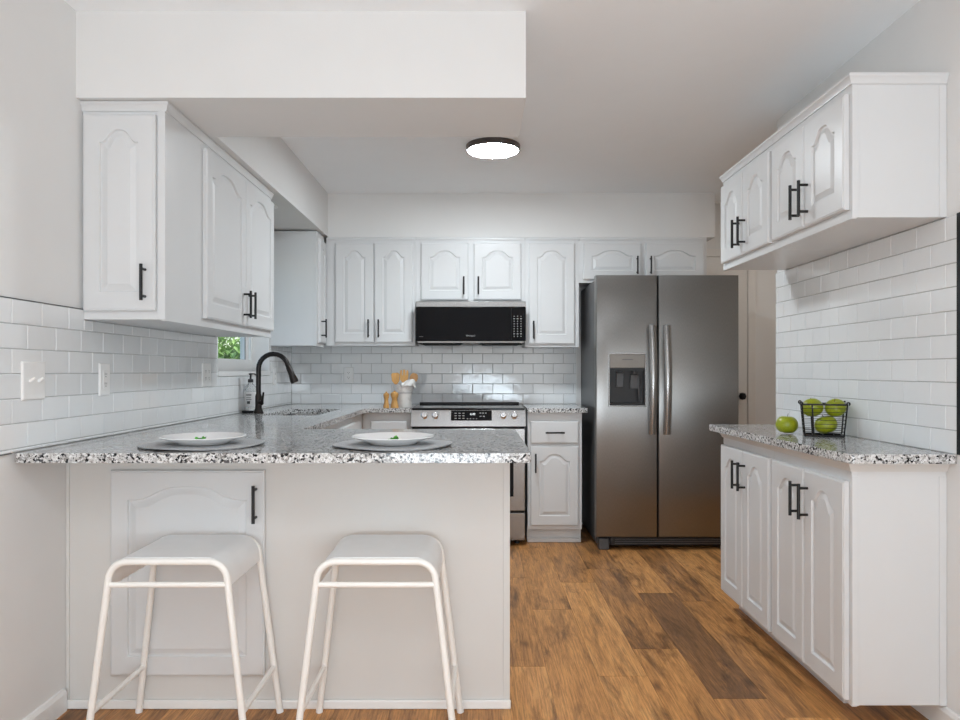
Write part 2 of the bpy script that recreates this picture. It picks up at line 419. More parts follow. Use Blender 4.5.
# tiles: each a bevelled slab with its own slight tilt; (u, z) on the wall
def tiles(name, wall, to_world, u0, u1, z0, z1, pu, pz, uphase, holes=(), top_down=False):
    bm = B(); tones = []
    def slab(ua, ub, za, zb):
        g = .0009; ua += g; ub -= g; za += g; zb -= g
        if ub-ua < .004 or zb-za < .004: return
        b = .0022; t1, t2 = random.uniform(-.0005, .0005), random.uniform(-.0003, .0003); tone = random.random()
        def P(u, z, d):
            fu = (u-ua)/(ub-ua)-.5; fz = (z-za)/(zb-za)-.5
            return to_world(u, z, d+(t1*fu+t2*fz if d > TH-.002 else 0))
        L0 = [(ua, za), (ub, za), (ub, zb), (ua, zb)]
        L1 = [(ua+b, za+b), (ub-b, za+b), (ub-b, zb-b), (ua+b, zb-b)]
        loops(bm, [[P(u, z, .003) for u, z in L0], [P(u, z, TH-.0019) for u, z in L0], [P(u, z, TH) for u, z in L1]], cap0=False)
        tones.extend([tone]*9)
    def cut(r, hs):
        if not hs: slab(*r); return
        ua, ub, za, zb = r; h = hs[0]; rest = hs[1:]
        if h[1] <= ua or h[0] >= ub or h[3] <= za or h[2] >= zb: cut(r, rest); return
        if h[0] > ua: cut((ua, h[0], za, zb), rest)
        if h[1] < ub: cut((h[1], ub, za, zb), rest)
        ca, cb = max(ua, h[0]), min(ub, h[1])
        if h[2] > za: cut((ca, cb, za, h[2]), rest)
        if h[3] < zb: cut((ca, cb, h[3], zb), rest)
    row = 0; z = z1 if top_down else z0
    while (z > z0+.001) if top_down else (z < z1-.001):
        za, zb = (max(z-pz, z0), z) if top_down else (z, min(z+pz, z1))
        ph = uphase + (pu/2 if row % 2 else 0)
        k = math.floor((u0-ph)/pu)
        while ph+k*pu < u1:
            cut((max(ph+k*pu, u0), min(ph+(k+1)*pu, u1), za, zb), list(holes)); k += 1
        row += 1; z = za if top_down else zb
    o = obj(name, bm, 'tile', wall, smooth=30)
    at = o.data.attributes.new('tone', 'FLOAT', 'FACE'); n = len(o.data.polygons)
    at.data.foreach_set('value', (tones+[.5]*n)[:n])
    return o
U1Y0 = 2.59
tiles('backsplash_tile', wall_left, lambda u, z, d: (XL+d, u, z), 2.0, YB-TH, .915, 1.386,   .1525, .0765, 2.187,
      holes=[(WY0-.002, WY1+.002, WZ0-.03, 3), (U1Y0, YB, 1.349, 3)], top_down=True)
tiles('backsplash_tile', wall_back, lambda u, z, d: (u, YB-d, z), XL+TH, .745, .915, 1.42, .1535, .0767, -.118)
tiles('backsplash_tile', wall_right, lambda u, z, d: (XR-d, u, z), 2.2735, YR_END-.001, .90, 1.661, .154, .0761, 2.328, top_down=True)
g = B(); box(g, XL, XL+.0045, 2.0, WY0, .915, 1.349); box(g, XL, XL+.0045, 2.0, U1Y0, 1.349, 1.386)
box(g, XL, XL+.0045, WY0, WY1, .915, WZ0-.03); box(g, XL, XL+.0045, WY1, YB, .915, 1.349); obj('grout_bed', g, 'grout', wall_left)
obj('grout_bed', bx(XL, .745, YB-.0045, YB, .915, 1.42), 'grout', wall_back)
obj('grout_bed', bx(XR-.0045, XR, 2.2735, YR_END-.001, .90, 1.661), 'grout', wall_right)
obj('edge_trim_or_shade', bx(XR-.0095, XR, 2.240, 2.2725, .901, 1.663), 'black', wall_right)
g = B(); box(g, XL, XL+.009, 2.0, U1Y0-.002, 1.3862, 1.3876); box(g, XL, XL+.009, 2.0, 2.186, .913, .9148); obj('edge_trim_or_shade', g, 'grey_side', wall_left)  # thin shadow along the left tile edges, built as dark strips
obj('edge_trim_or_shade', bx(.745, .752, YB-.009, YB, .915, 1.42), 'trim', wall_back)

# window
win = struct('window_1', bx(XL-.148, XL+.012, WY0, WY1, WZ0-.028, WZ0), 'trim')     # sill board
rv = B()
box(rv, XL-.149, XL+.004, WY0-.0, WY0+.012, WZ0, WZ1); box(rv, XL-.149, XL+.004, WY1-.012, WY1, WZ0, WZ1); box(rv, XL-.149, XL+.004, WY0, WY1, WZ1-.012, WZ1)
obj('window_frame', rv, 'trim', win, bevel=.001)
sb = B(); xa, xb = XL-.14, XL-.105
box(sb, xa, xb, WY0+.012, WY1-.012, WZ0, WZ0+.075); box(sb, xa, xb, WY0+.012, WY1-.012, WZ1-.06, WZ1-.012)
box(sb, xa, xb, WY0+.012, WY0+.05, WZ0+.075, WZ1-.06); box(sb, xa, xb, WY1-.05, WY1-.012, WZ0+.075, WZ1-.06)
box(sb, xa, xb, 4.73, 4.80, WZ0+.075, WZ1-.06)
obj('window_sash', sb, 'trim', win, bevel=.002)
obj('sash_track', bx(xb, xb+.004, 4.715, 4.73, WZ0+.075, WZ1-.06), 'grout', win)
obj('pane', bx(xa+.014, xa+.018, WY0+.04, WY1-.04, WZ0+.07, WZ1-.05), 'pane', win)

# outside the window: lawn and shrubs
struct('lawn', bx(-14, XL-.2, -6, 22, -.35, -.3), 'lawn')
def shrub(name, label, loc, r, h, n, m, seed):
    rd = random.Random(seed); t = thing(name, label, 'shrub', loc, 0, 'shrubs outside the window')
    f = B()
    for k in range(n):
        a, b, c = rd.gauss(0, 1), rd.gauss(0, 1), rd.gauss(0, 1); L = math.sqrt(a*a+b*b+c*c)+1e-6
        q = rd.uniform(.62, 1.0); p = Vector((a/L*r*q, b/L*r*q, h*.5+c/L*h*.5*q))
        s = rd.uniform(.08, .15); mt = Matrix.Rotation(rd.uniform(0, 6.3), 4, 'Z') @ Matrix.Rotation(rd.uniform(-1.1, 1.1), 4, 'X')
        q4 = [p+mt @ Vector(v) for v in ((0, -s, 0), (s*.5, 0, s*.15), (0, s, 0), (-s*.5, 0, s*.15))]
        f.faces.new([f.verts.new(v) for v in q4])
    obj('foliage', f, m, t)
    st = B()
    for k in range(5):
        e = Vector((rd.uniform(-.6, .6)*r, rd.uniform(-.6, .6)*r, h*.7)); tube(st, [(0, 0, 0), e*.5, e], [.03, .02, .008], 6)
    obj('stem', st, 'bark', t)
shrub('garden_shrub', 'dark green shrub seen through the small window behind the faucet', (-6.0, 13.6, -.3), 1.35, 1.85, 4200, 'leaf', 5)
shrub('garden_shrub', 'pale green shrub beside the dark green one outside the window', (-4.9, 16.9, -.3), 1.5, 2.3, 3200, 'leaf_pale', 6)
shrub('garden_shrub', 'tall pale green tree-like shrub farther out beyond the dark green one', (-8.6, 19.6, -.3), 2.4, 3.9, 4200, 'leaf_pale', 7)

# pantry door in the passage behind the fridge
dr = struct('door_1', bx(1.44, 2.045, YB-.012, YB-.001, .01, 2.03), 'beige_door')
c = B(); box(c, 2.047, 2.105, YB-.02, YB, 0, 2.09); box(c, 1.38, 1.438, YB-.02, YB, 0, 2.09); box(c, 1.438, 2.047, YB-.02, YB, 2.032, 2.09)
obj('door_casing', c, 'beige_door', dr, bevel=.002)
k = B(); cyl(k, (1.99, YB-.012, .975), (1.99, YB-.045, .975), .012); lathe(k, [(0, -.028), (.02, -.022), (.028, 0), (.02, .022), (0, .028)], 16, 1.99, YB-.06, .975)
obj('door_knob', k, 'black', dr, smooth=40)

# ------------------------------------------------------------------ cabinets
def arch_loop(w, h, inset_x, z_bot, z_top, rise, y, nb=18):
    """closed loop in the XZ plane: bottom edge, right side, arched top, left side"""
    x0, x1 = inset_x, w-inset_x; pts = [(x0, y, z_bot), (x1, y, z_bot)]
    for i in range(nb+1):
        t = 1-2*i/nb; a = min(abs(t)/.86, 1); f = .5*(1+math.cos(PI*a**1.55))
        pts.append((.5*(x0+x1)+t*.5*(x1-x0), y, z_top-rise*(1-f)))
    return pts
def door_mesh(w, h, arch=True, th=.019, margin=.06, nb=18):
    bm = B(); L = []
    def rect(i, y): return arch_loop(w, h, i, i, h-i, 0, y, nb)
    L += [rect(0, 0), rect(0, -th+.006), rect(.0025, -th+.0025), rect(.006, -th+.002), rect(.0075, -th)]
    mx = min(margin, w*.25); mz = min(.066, h*.24); rise = min(.046, .32*(w-2*mx), .3*(h-2*mz)) if arch else 0
    for d, y in ((0, -th), (.0035, -th+.0075), (.009, -th+.0075), (.027, -th+.0015), (.0285, -th+.0008)):
        L.append(arch_loop(w, h, mx+d, mz+d, h-mz+.011-d*.95, rise, y, nb))
    return loops(bm, L)
def drawer_mesh(w, h, th=.019):
    def r(i, y): return [(i, y, i), (w-i, y, i), (w-i, y, h-i), (i, y, h-i)]
    return loops(B(), [r(0, 0), r(0, -th+.006), r(.003, -th+.002), r(.008, -th)])
def pull_mesh(L=.128, horiz=False, proj=.033, r=.0058, post=.096):
    bm = B()
    ax = (lambda s, y: (s, y, 0)) if horiz else (lambda s, y: (0, y, s))
    cyl(bm, ax(-L/2, -proj), ax(L/2, -proj), r, 12)
    for s in (-post/2, post/2): cyl(bm, ax(s, 0), ax(s, -proj), r*.85, 10)
    return bm
def add_door(par, x0, x1, z0, z1, side, hz='low', arch=True, y=0, rotz=0, loc=None, inset=.033):
    w, h = x1-x0, z1-z0
    d = obj('door', door_mesh(w, h, arch), 'cabinet', par, smooth=11, loc=loc or (x0, y-.001, z0), rotz=rotz)
    hx = inset if side == 'L' else w-inset
    z = .099 if hz == 'low' else h-.112
    obj('handle', pull_mesh(), 'black', d, smooth=40, loc=(hx, -.019, z)); return d
def add_drawer(par, x0, x1, z0, z1, y=0):
    d = obj('drawer', drawer_mesh(x1-x0, z1-z0), 'cabinet', par, smooth=11, loc=(x0, y-.001, z0))
    obj('handle', pull_mesh(horiz=True), 'black', d, smooth=40, loc=((x1-x0)/2, -.019, (z1-z0)/2)); return d
CROWN = [(0, -.032), (.005, -.032), (.006, -.024), (.012, -.012), (.015, -.009), (.015, 0), (0, 0)]
LIP = [(0, -.030), (.006, -.030), (.008, -.022), (.016, -.010), (.018, -.006), (.018, 0), (0, 0)]
def prof(p, z): return [(o, z+q) for o, q in p]
def cabinet(label, loc, rz, w, d, h, group=None, name='wall_cabinet', stile=True):
    t = thing(name, label, 'cabinet', loc, rz, group)
    obj('body', bx(0, w, .018, d, 0, h), 'cabinet', t, bevel=.0015)
    obj('face_frame', bx(-.0008, w+.0008, 0, .0178, -.004, h), 'cabinet', t, bevel=.0015)
    return t
UB = 1.35; UH = 2.12-UB
# left wall, over the peninsula end
c = cabinet('white left wall cabinet over the peninsula, with an end door facing the stools', (-1.124, U1Y0, UB), PI/2, 1.32, .299, UH)
add_door(c, .345, .838, .03, .725, 'R'); add_door(c, .843, 1.312, .03, .725, 'L')
add_door(c, 0, .258, .03, .733, 'R', rotz=-PI/2, loc=(-.001, .288, .03), inset=.034)
obj('crown_molding', molding(B(), [(0, .299), (0, 0), (1.32, 0)], prof(CROWN, UH+.0105)), 'cabinet', c, smooth=30)
obj('end_stile', bx(-.0045, -.0008, .0, .026, 0, UH), 'cabinet', c, bevel=.001)
# corner, beyond the window
c = cabinet('white corner wall cabinet beyond the window, one narrow door showing', (-1.10, 4.912, 1.338), PI/2, .235, .323, 2.12-1.338)
add_door(c, .022, .225, .022, .735, 'L', inset=.03)
# back wall
YU = 5.155
def back_cab(label, x0, x1, z0, doors, hz='low', zt=2.079):
    c = cabinet(label, (x0, YU, z0), 0, x1-x0, YB-YU-.001, 2.12-z0)
    for a, b, s in doors: add_door(c, a-x0, b-x0, .018, zt-z0, s)
    obj('top_trim', bx(0, x1-x0, -.008, -.0002, 2.12-z0-.018, 2.12-z0), 'cabinet', c, bevel=.002)
    return c
back_cab('white two-door wall cabinet on the back wall, left of the microwave', -1.085, -.449, UB, [(-1.018, -.746, 'R'), (-.740, -.466, 'L')])
back_cab('short white two-door wall cabinet directly above the microwave', -.447, .334, 1.655, [(-.407, -.068, 'R'), (-.030, .309, 'L')])
back_cab('white single-door wall cabinet between the microwave and the fridge', .336, .722, UB-.01, [(.362, .690, 'L')])
back_cab('wide short white wall cabinet above the fridge, its two doors half hidden', .724, 1.636, 1.80, [(.752, 1.166, 'R'), (1.196, 1.612, 'L')])
# right wall uppers: two double units
RX = 1.212
for y1, lab, near in ((3.555, 'far white two-door wall cabinet of the right wall pair, next to the passage', False),
                      (2.944, 'near white two-door wall cabinet high on the right wall, blank side facing out', True)):
    c = cabinet(lab, (RX, y1, 1.663), -PI/2, .609, XR-RX-.001, .457, 'pair of wall cabinets on the right wall')
    add_door(c, .014, .302, .028, .405, 'R'); add_door(c, .307, .595, .028, .405, 'L')
    P = [(0, 0), (.609, 0), (.609, XR-RX-.001)] if near else [(0, XR-RX-.001), (0, 0), (.609, 0)]
    obj('crown_molding', molding(B(), P, prof(CROWN, .464)), 'cabinet', c, smooth=30)
    if near:
        obj('end_stile', bx(.6098, .613, .0, .022, 0, .43), 'cabinet', c, bevel=.001)
        obj('end_stile', bx(.6092, .612, XR-RX-.025, XR-RX-.001, 0, .43), 'cabinet', c, bevel=.001)
# right wall bases: two shallow double units
for y1, lab, near in ((3.555, 'far shallow white two-door base cabinet under the right counter, beside the fridge', False),
                      (2.944, 'near shallow white base cabinet under the right counter, blank side facing out', True)):
    c = cabinet(lab, (RX, y1, .08), -PI/2, .609, XR-RX-.001, .768, 'pair of base cabinets on the right', name='base_cabinet')
    add_door(c, .014, .302, .012, .725, 'R', 'high'); add_door(c, .307, .595, .012, .725, 'L', 'high')
    P = [(0, 0), (.609, 0), (.609, XR-RX-.001)] if near else [(0, XR-RX-.001), (0, 0), (.609, 0)]
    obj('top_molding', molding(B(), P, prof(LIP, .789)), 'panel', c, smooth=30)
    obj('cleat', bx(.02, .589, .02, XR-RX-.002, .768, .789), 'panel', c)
    obj('toe_kick', bx(.02 if not near else .0, .609 if not near else .42, .07, XR-RX-.016, -.0795, -.0005), 'cabinet', c)
    if near:
        obj('end_stile', bx(.6098, .613, .0, .022, 0, .745), 'cabinet', c, bevel=.001)
        obj('end_stile', bx(.6092, .612, XR-RX-.025, XR-RX-.001, 0, .745), 'cabinet', c, bevel=.001)
# back wall base right of the range
c = cabinet('white base cabinet with a drawer and one door between range and fridge', (.335, 4.86, .10), 0, .365, .60, .784, name='base_cabinet')
add_drawer(c, .018, .343, .577, .727); add_door(c, .018, .343, .024, .560, 'L', 'high')
obj('toe_kick', bx(.0, .365, .045, .6, -.0995, -.0005), 'cabinet', c)
obj('base_shoe', bx(.0, .365, .030, .0448, -.0995, -.07), 'cabinet', c, bevel=.004)
# back wall base left of the range
c = cabinet('white base cabinet with a drawer left of the range, below the wooden mills', (-.780, 4.86, .10), 0, .330, .60, .784, name='base_cabinet')
add_drawer(c, .058, .302, .577, .727); add_door(c, .058, .302, .024, .560, 'R', 'high')
obj('toe_kick', bx(0, .33, .06, .6, -.0995, -.0005), 'cabinet', c)
# sink run on the left wall (open inside for the basin)
t = thing('base_cabinet', 'white sink base cabinet run under the left counter by the faucet', 'cabinet', (-.782, 3.075, .10), PI/2)
b_ = B(); box(b_, 0, 1.78, .018, .036, 0, .784); box(b_, 0, .018, .036, .63, 0, .784); box(b_, 1.762, 1.78, .036, .63, 0, .784); box(b_, .018, 1.762, .036, .63, 0, .018)
obj('body', b_, 'cabinet', t); obj('face_frame', bx(0, 1.78, 0, .0178, 0, .784), 'cabinet', t, bevel=.0015)
for a, b2, s in ((.05, .50, 'R'), (.56, .98, 'R'), (.99, 1.41, 'L')):
    add_drawer(t, a, b2, .590, .745); add_door(t, a, b2, .024, .575, s, 'high')
obj('toe_kick', bx(0, 1.78, .06, .075, -.0995, -.0005), 'cabinet', t)
# peninsula
t = thing('peninsula_cabinet', 'white peninsula cabinet with one door behind the left stool', 'cabinet', (XL+.001, 2.489, 0))
PW = .107-XL-.001
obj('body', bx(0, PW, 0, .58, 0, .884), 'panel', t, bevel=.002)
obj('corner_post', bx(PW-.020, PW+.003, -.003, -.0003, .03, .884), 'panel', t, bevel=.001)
obj('corner_post', bx(0, .012, -.004, -.0003, .03, .884), 'panel', t, bevel=.001)
obj('base_shoe', bx(0, PW+.006, -.012, -.0005, 0, .031), 'trim', t, bevel=.004)
add_door(t, .160, .690, .118, .824, 'R', 'high', inset=.028)

# ------------------------------------------------------------------ counters
def slab(name, label, outline, z0, z1, hole=None):
    bm = B()
    def edges(pts):
        vs = [bm.verts.new((x, y, z0)) for x, y in pts]
        return [bm.edges.new((vs[i], vs[(i+1) % len(vs)])) for i in range(len(vs))]
    es = edges(outline)+(edges(hole) if hole else [])
    r = bmesh.ops.triangle_fill(bm, use_beauty=True, use_dissolve=False, edges=es)
    fs = [f for f in r['geom'] if isinstance(f, bmesh.types.BMFace)]
    ex = bmesh.ops.extrude_face_region(bm, geom=fs)
    bmesh.ops.translate(bm, verts=[v for v in ex['geom'] if isinstance(v, bmesh.types.BMVert)], vec=(0, 0, z1-z0))
    o = obj(name, bm, 'granite', bevel=.003, segs=2); return tag(o, label, 'countertop')
def arc(cx, cy, r, a0, a1, n=6): return [(cx+r*math.cos(math.radians(a0+(a1-a0)*i/n)), cy+r*math.sin(math.radians(a0+(a1-a0)*i/n))) for i in range(n+1)]
wx = XL+TH+.0012; yb = YB-TH-.0012
out = [(wx, 2.20), (wx+.012, 2.188)]+arc(.163-.025, 2.188+.025, .025, -90, 0)+arc(.160-.02, 3.10-.02, .02, 0, 90)+[(-.755, 3.10)]
out += arc(-.755+.10, 4.82-.10, .10, 180, 90, 8)+[(-.447, 4.82), (-.447, yb), (wx, yb)]
SX0, SX1, SY0, SY1 = -1.235, -.905, 4.05, 4.74
hole = arc(SX1-.05, SY0+.05, .05, -90, 0)+arc(SX1-.05, SY1-.05, .05, 0, 90)+arc(SX0+.05, SY1-.05, .05, 90, 180)+arc(SX0+.05, SY0+.05, .05, 180, 270)
slab('granite_countertop', 'speckled grey granite countertop of the peninsula, turning along the sink wall', out, .885, .915, hole)
slab('granite_countertop', 'short speckled granite countertop between the range and the fridge', [(.331, 4.82)]+arc(.737-.012, 4.82+.012, .012, -90, 0, 3)+[(.737, yb), (.331, yb)], .885, .915)
rwx = XR-.001
slab('granite_countertop', 'speckled granite countertop on the right wall under the green apples', [(rwx, 2.285)]+[(rwx, 3.575)]+arc(1.145+.01, 3.575-.01, .01, 90, 180, 3)+arc(1.180+.02, 2.285+.02, .02, 180, 270, 4), .870, .90)

# sink
def rr(x0, x1, y0, y1, r, z, n=5):
    p = arc(x1-r, y0+r, r, -90, 0, n)+arc(x1-r, y1-r, r, 0, 90, n)+arc(x0+r, y1-r, r, 90, 180, n)+arc(x0+r, y0+r, r, 180, 270, n)
    return [(x, y, z) for x, y in p]
t = thing('kitchen_sink', 'stainless steel undermount sink basin in the left counter', 'sink', (0, 0, 0))
e = .012
obj('basin', loops(B(), [rr(SX0-.02, SX1+.02, SY0-.02, SY1+.02, .06, .884), rr(SX0+.002, SX1-.002, SY0+.002, SY1-.002, .05, .884), rr(SX0+.006, SX1-.006, SY0+.006, SY1-.006, .05, .72), rr(SX0+.04, SX1-.04, SY0+.04, SY1-.04, .04, .69)], cap0=False), 'sink_steel', t, smooth=40)
obj('drain', lathe(B(), [(0, .692), (.03, .692), (.042, .695), (.045, .692)], 20, (SX0+SX1)/2, 4.4), 'chrome', t, smooth=40)

# ------------------------------------------------------------------ faucet, soap
FX, FY = -1.297, 4.255
t = thing('kitchen_faucet', 'tall dark bronze gooseneck pull-down faucet behind the sink', 'faucet', (FX, FY, .9155))
obj('base', lathe(B(), [(0, 0), (.030, 0), (.030, .006), (.024, .016), (.019, .03), (.019, .10), (.0155, .115), (0, .115)], 24), 'bronze', t, smooth=35)
R = .088; pts = [(0, 0, .11), (0, 0, .18), (0, 0, .255)]+[(R-R*math.cos(math.radians(a)), 0, .262+R*math.sin(math.radians(a))) for a in range(0, 166, 15)]
pts = [Vector(p) for p in pts]
obj('spout', tube(B(), pts, .0145, 14), 'bronze', t, smooth=40)
e = pts[-1]; d = (pts[-1]-pts[-2]).normalized()
obj('spray_head', tube(B(), [e+d*-.004, e+d*.012, e+d*.018, e+d*.06, e+d*.10, e+d*.112], [.0155, .0155, .0175, .0185, .0245, .022], 16), 'bronze', t, smooth=40)
lv = B(); cyl(lv, (0, 0, .062), (.026, -.022, .062), .0135, 14); tube(lv, [(.026, -.022, .060), (.032, -.028, .082), (.040, -.034, .125)], [.010, .007, .0055], 10)
obj('lever', lv, 'bronze', t, smooth=40)
t = tag(obj('soap_tray', loops(B(), [rr(-1.412, -1.332, 4.29, 4.40, .02, .9155), rr(-1.413, -1.330, 4.288, 4.402, .02, .924), rr(-1.412, -1.332, 4.29, 4.40, .02, .928), rr(-1.408, -1.336, 4.294, 4.396, .018, .9275)]), 'black_plastic', smooth=30), 'small black tray under the soap bottle beside the faucet', 'tray')
t = thing('soap_bottle', 'clear soap pump bottle with a pale label and black pump by the faucet', 'bottle', (-1.372, 4.345, .9285))
obj('bottle_body', lathe(B(), [(0, 0), (.032, 0), (.035, .004), (.035, .125), (.031, .143), (.016, .157), (.013, .163), (.013, .170), (0, .170)], 24), 'bottle', t, smooth=40)
obj('bottle_label', lathe(B(), [(.0354, .022), (.0356, .022), (.0356, .112), (.0354, .112)], 24), 'label', t, smooth=40)
lm = B()
for z, h_, x0, x1 in ((.04, .016, -.010, .008), (.064, .003, -.016, .016), (.075, .003, -.014, .012), (.09, .006, -.015, .015)):
    box(lm, x0, x1, -.0372, -.0366+(.004 if abs(x1) > .011 else .0005), z, z+h_)
obj('label_print', lm, 'grey_side', t)
pm = B(); lathe(pm, [(0, .168), (.016, .168), (.016, .186), (.006, .190), (.005, .212), (.010, .213), (.012, .222), (.0, .224)], 16); tube(pm, [(0, 0, .219), (.028, -.01, .219), (.034, -.012, .212)], .004, 8)
obj('pump', pm, 'black_plastic', t, smooth=40)

# ------------------------------------------------------------------ outlets and switches
def plate(name, label, cat, loc, rz, w, gang, kind):
    t = thing(name, label, cat, loc, rz); h = .122
    def r(i, y): return [(-w/2+i, y, -h/2+i), (w/2-i, y, -h/2+i), (w/2-i, y, h/2-i), (-w/2+i, y, h/2-i)]
    obj('cover_plate', loops(B(), [r(0, 0), r(0, -.003), r(.004, -.0065)]), 'plastic', t, smooth=30)
    for g in range(gang):
        x = (g-(gang-1)/2)*.046
        if kind == 'toggle':
            tb = B(); tube(tb, [(x, -.006, -.002), (x, -.022, .010)], [.0055, .004], 8); obj('toggle', tb, 'plastic', t, smooth=40)
        else:
            rc = obj('receptacle', bx(x-.0165, x+.0165, -.0085, -.0063, -.034, .034), 'plastic', t, bevel=.001)
            for z in (-.019, .017):
                sl = B(); box(sl, x-.007, x-.005, -.0088, -.0084, z, z+.008); box(sl, x+.005, x+.007, -.0088, -.0084, z, z+.007); box(sl, x-.002, x+.002, -.0088, -.0084, z-.008, z-.004)
                obj('socket_slots', sl, 'dark_gap', rc)
    return t
wf = XL+TH+.0008
plate('light_switch', 'white double toggle switch plate on the tile nearest the camera', 'switch', (wf, 2.287, 1.134), PI/2, .118, 2, 'toggle')
plate('wall_outlet', 'white single outlet on the left tile below the end-door cabinet', 'outlet', (wf, 2.722, 1.133), PI/2, .075, 1, 'outlet')
plate('wall_outlet', 'white double-width outlet plate on the left tile just before the window', 'outlet', (wf, 3.745, 1.145), PI/2, .118, 2, 'outlet')
plate('wall_outlet', 'white outlet on the left tile past the window, near the far corner', 'outlet', (wf, 5.0, 1.13), PI/2, .075, 1, 'outlet')
plate('wall_outlet', 'white outlet on the back wall tile, left of the utensil crock', 'outlet', (-.982, YB-TH-.0008, 1.133), 0, .073, 1, 'outlet')

# ------------------------------------------------------------------ range
t = thing('kitchen_range', 'stainless steel slide-in range under the microwave', 'range', (-.064, 4.80, 0))
W = .377
obj('body', bx(-W, W, .03, .655, .03, .905), 'steel_light', t, bevel=.002)
obj('cooktop', bx(-W, W, .0, .64, .9055, .917), 'black_glass', t, bevel=.003)
obj('rear_vent', bx(-.375, .372, .615, .655, .9175, .930), 'black_plastic', t, bevel=.003)
cp = loops(B(), [[(x, y, z) for y, z in ((.029, .790), (-.016, .795), (-.012, .815), (.012, .918), (.029, .918))] for x in (-W-.006, W+.006)])
obj('control_panel', cp, 'steel_light', t, bevel=.002)
def pf(z): return -.012+(z-.815)*(.024/.103)         # front plane of the tilted panel
ang = math.atan2(.024, .103)
dsp = obj('display', bx(-.136, .136, -.003, .0, -.034, .034), 'black_glass', t, bevel=.001, loc=(.02, pf(.868)-.0005, .868)); dsp.rotation_euler = (-ang, 0, 0)
mk = B()
for i in range(3):
    for j in range(3): box(mk, -.112+i*.026, -.098+i*.026, -.0036, -.0031, -.021+j*.017, -.017+j*.017)
for i in range(3): box(mk, .055+i*.018, .065+i*.018, -.0036, -.0031, .014, .019)
for i in range(2): box(mk, .055+i*.022, .067+i*.022, -.0036, -.0031, -.008, -.003)
for i in range(4): box(mk, -.03+i*.02, -.022+i*.02, -.0036, -.0031, -.024, -.020)
obj('display_marks', mk, 'mark', dsp)
text_mesh('clock_digits', '4:49', .021, 'digits', dsp, (.008, -.0036, .008))
kn = None
for x in (-.292, -.220, .232, .306):
    k = obj('knob', lathe(B(), [(0, 0), (.024, 0), (.024, .004), (.019, .007), (.018, .026), (.015, .029), (0, .029)], 22), 'chrome', t, smooth=35, loc=(x, pf(.868)-.0005, .868))
    k.rotation_euler = (PI/2-ang, 0, 0)
    obj('knob_grip', bx(-.004, .004, -.018, .018, .0292, .036), 'chrome', k, bevel=.002)
d = obj('oven_door', bx(-W, W, -.012, .029, .235, .782), 'steel_light', t, bevel=.004)
obj('window', bx(-.30, .30, -.0145, -.0121, .33, .66), 'black_glass', d, bevel=.001)
hb = B(); cyl(hb, (-.33, -.055, .73), (.33, -.055, .73), .012)
for x in (-.29, .29): cyl(hb, (x, -.055, .73), (x, -.012, .73), .009)
obj('handle', hb, 'steel_light', d, smooth=40)
obj('gap_strip', bx(-W, W, .0, .0295, .222, .2345), 'dark_gap', t)
obj('gap_strip', bx(-W, W, .004, .0295, .7825, .7895), 'dark_gap', t)
obj('storage_drawer', bx(-W, W, -.010, .029, .045, .2215), 'steel_light', t, bevel=.004)
for x in (-.33, .33):
    for y in (.08, .60): obj('leg', lathe(B(), [(0, 0), (.018, 0), (.014, .03), (0, .03)], 12, x, y), 'black_plastic', t)

# ------------------------------------------------------------------ microwave
MZ0, MZ1 = 1.349, 1.651
t = thing('microwave_oven', 'black and stainless over-the-range microwave under the short cabinet', 'microwave', (-.050, 5.035, MZ0)); W = .384; H = MZ1-MZ0
obj('body', bx(-W+.008, W-.008, .03, .435, .012, H), 'black_plastic', t, bevel=.002)
obj('top_vent', bx(-W, W, -.002, .0298, H-.038, H), 'steel_light', t, bevel=.002)
d = obj('door', bx(-W, .283, -.012, .0298, .026, H-.040), 'black_glass', t, bevel=.003)
obj('window', bx(-.25, .20, -.0126, -.0121, .07, H-.075), 'black_glass', d)
text_mesh('logo', 'Whirlpool', .0155, 'mark', d, (-.002, -.0126, .062))
obj('badge', bx(-.362, -.332, -.0127, -.0121, .054, .058), 'grey_side', d)
kp = obj('keypad', bx(.286, W, -.012, .0298, .026, H-.040), 'black_glass', t, bevel=.003)
mk = B()
for i in range(3):
    for j in range(9):
        s = .003 if j not in (1, 7) else .0055
        box(mk, .302+i*.024-s, .302+i*.024+s, -.0128, -.0121, .058+j*.0175-.0025, .058+j*.0175+.0025)
obj('keypad_marks', mk, 'mark', kp)
obj('bottom_trim', bx(-W+.01, W-.01, -.004, .43, .012, .0255), 'steel', t, bevel=.002)
gr = B()
for x0, x1 in ((-.34, -.08), (.08, .34)): box(gr, x0, x1, .06, .30, .004, .0118)
obj('bottom_grille', gr, 'dark_gap', t)
obj('lamp_lens', bx(-.06, .06, .10, .18, .006, .0118), 'mark', t)

# ------------------------------------------------------------------ fridge
FXL, FXR, FYF, FZ0, FZ1 = .766, 1.694, 4.672, .085, 1.788
t = thing('refrigerator', 'stainless steel side-by-side fridge with ice and water dispenser', 'fridge', (FXL, FYF, 0))
FW = FXR-FXL; GX = .401
obj('body', bx(.012, FW-.012, .078, .77, .03, FZ1-.018), 'grey_side', t, bevel=.004)
def fdoor(x0, x1, hole=None):
    w = x1-x0; z0, z1 = FZ0, FZ1
    def r(i, y): return [(x0+i, y, z0+i), (x1-i, y, z0+i), (x1-i, y, z1-i), (x0+i, y, z1-i)]
    L = [r(0, .070), r(0, .012), r(.0015, .006), r(.005, .0018), r(.011, 0)]
    if hole:
        a, b, c_, d_ = hole
        L += [[(a, 0, c_), (b, 0, c_), (b, 0, d_), (a, 0, d_)], [(a, .055, c_), (b, .055, c_), (b, .055, d_), (a, .055, d_)]]
    return loops(B(), L)
DH = (.079, .327, .933, 1.283)
ld = obj('door', fdoor(0, GX-.003, DH), 'steel', t, smooth=30)
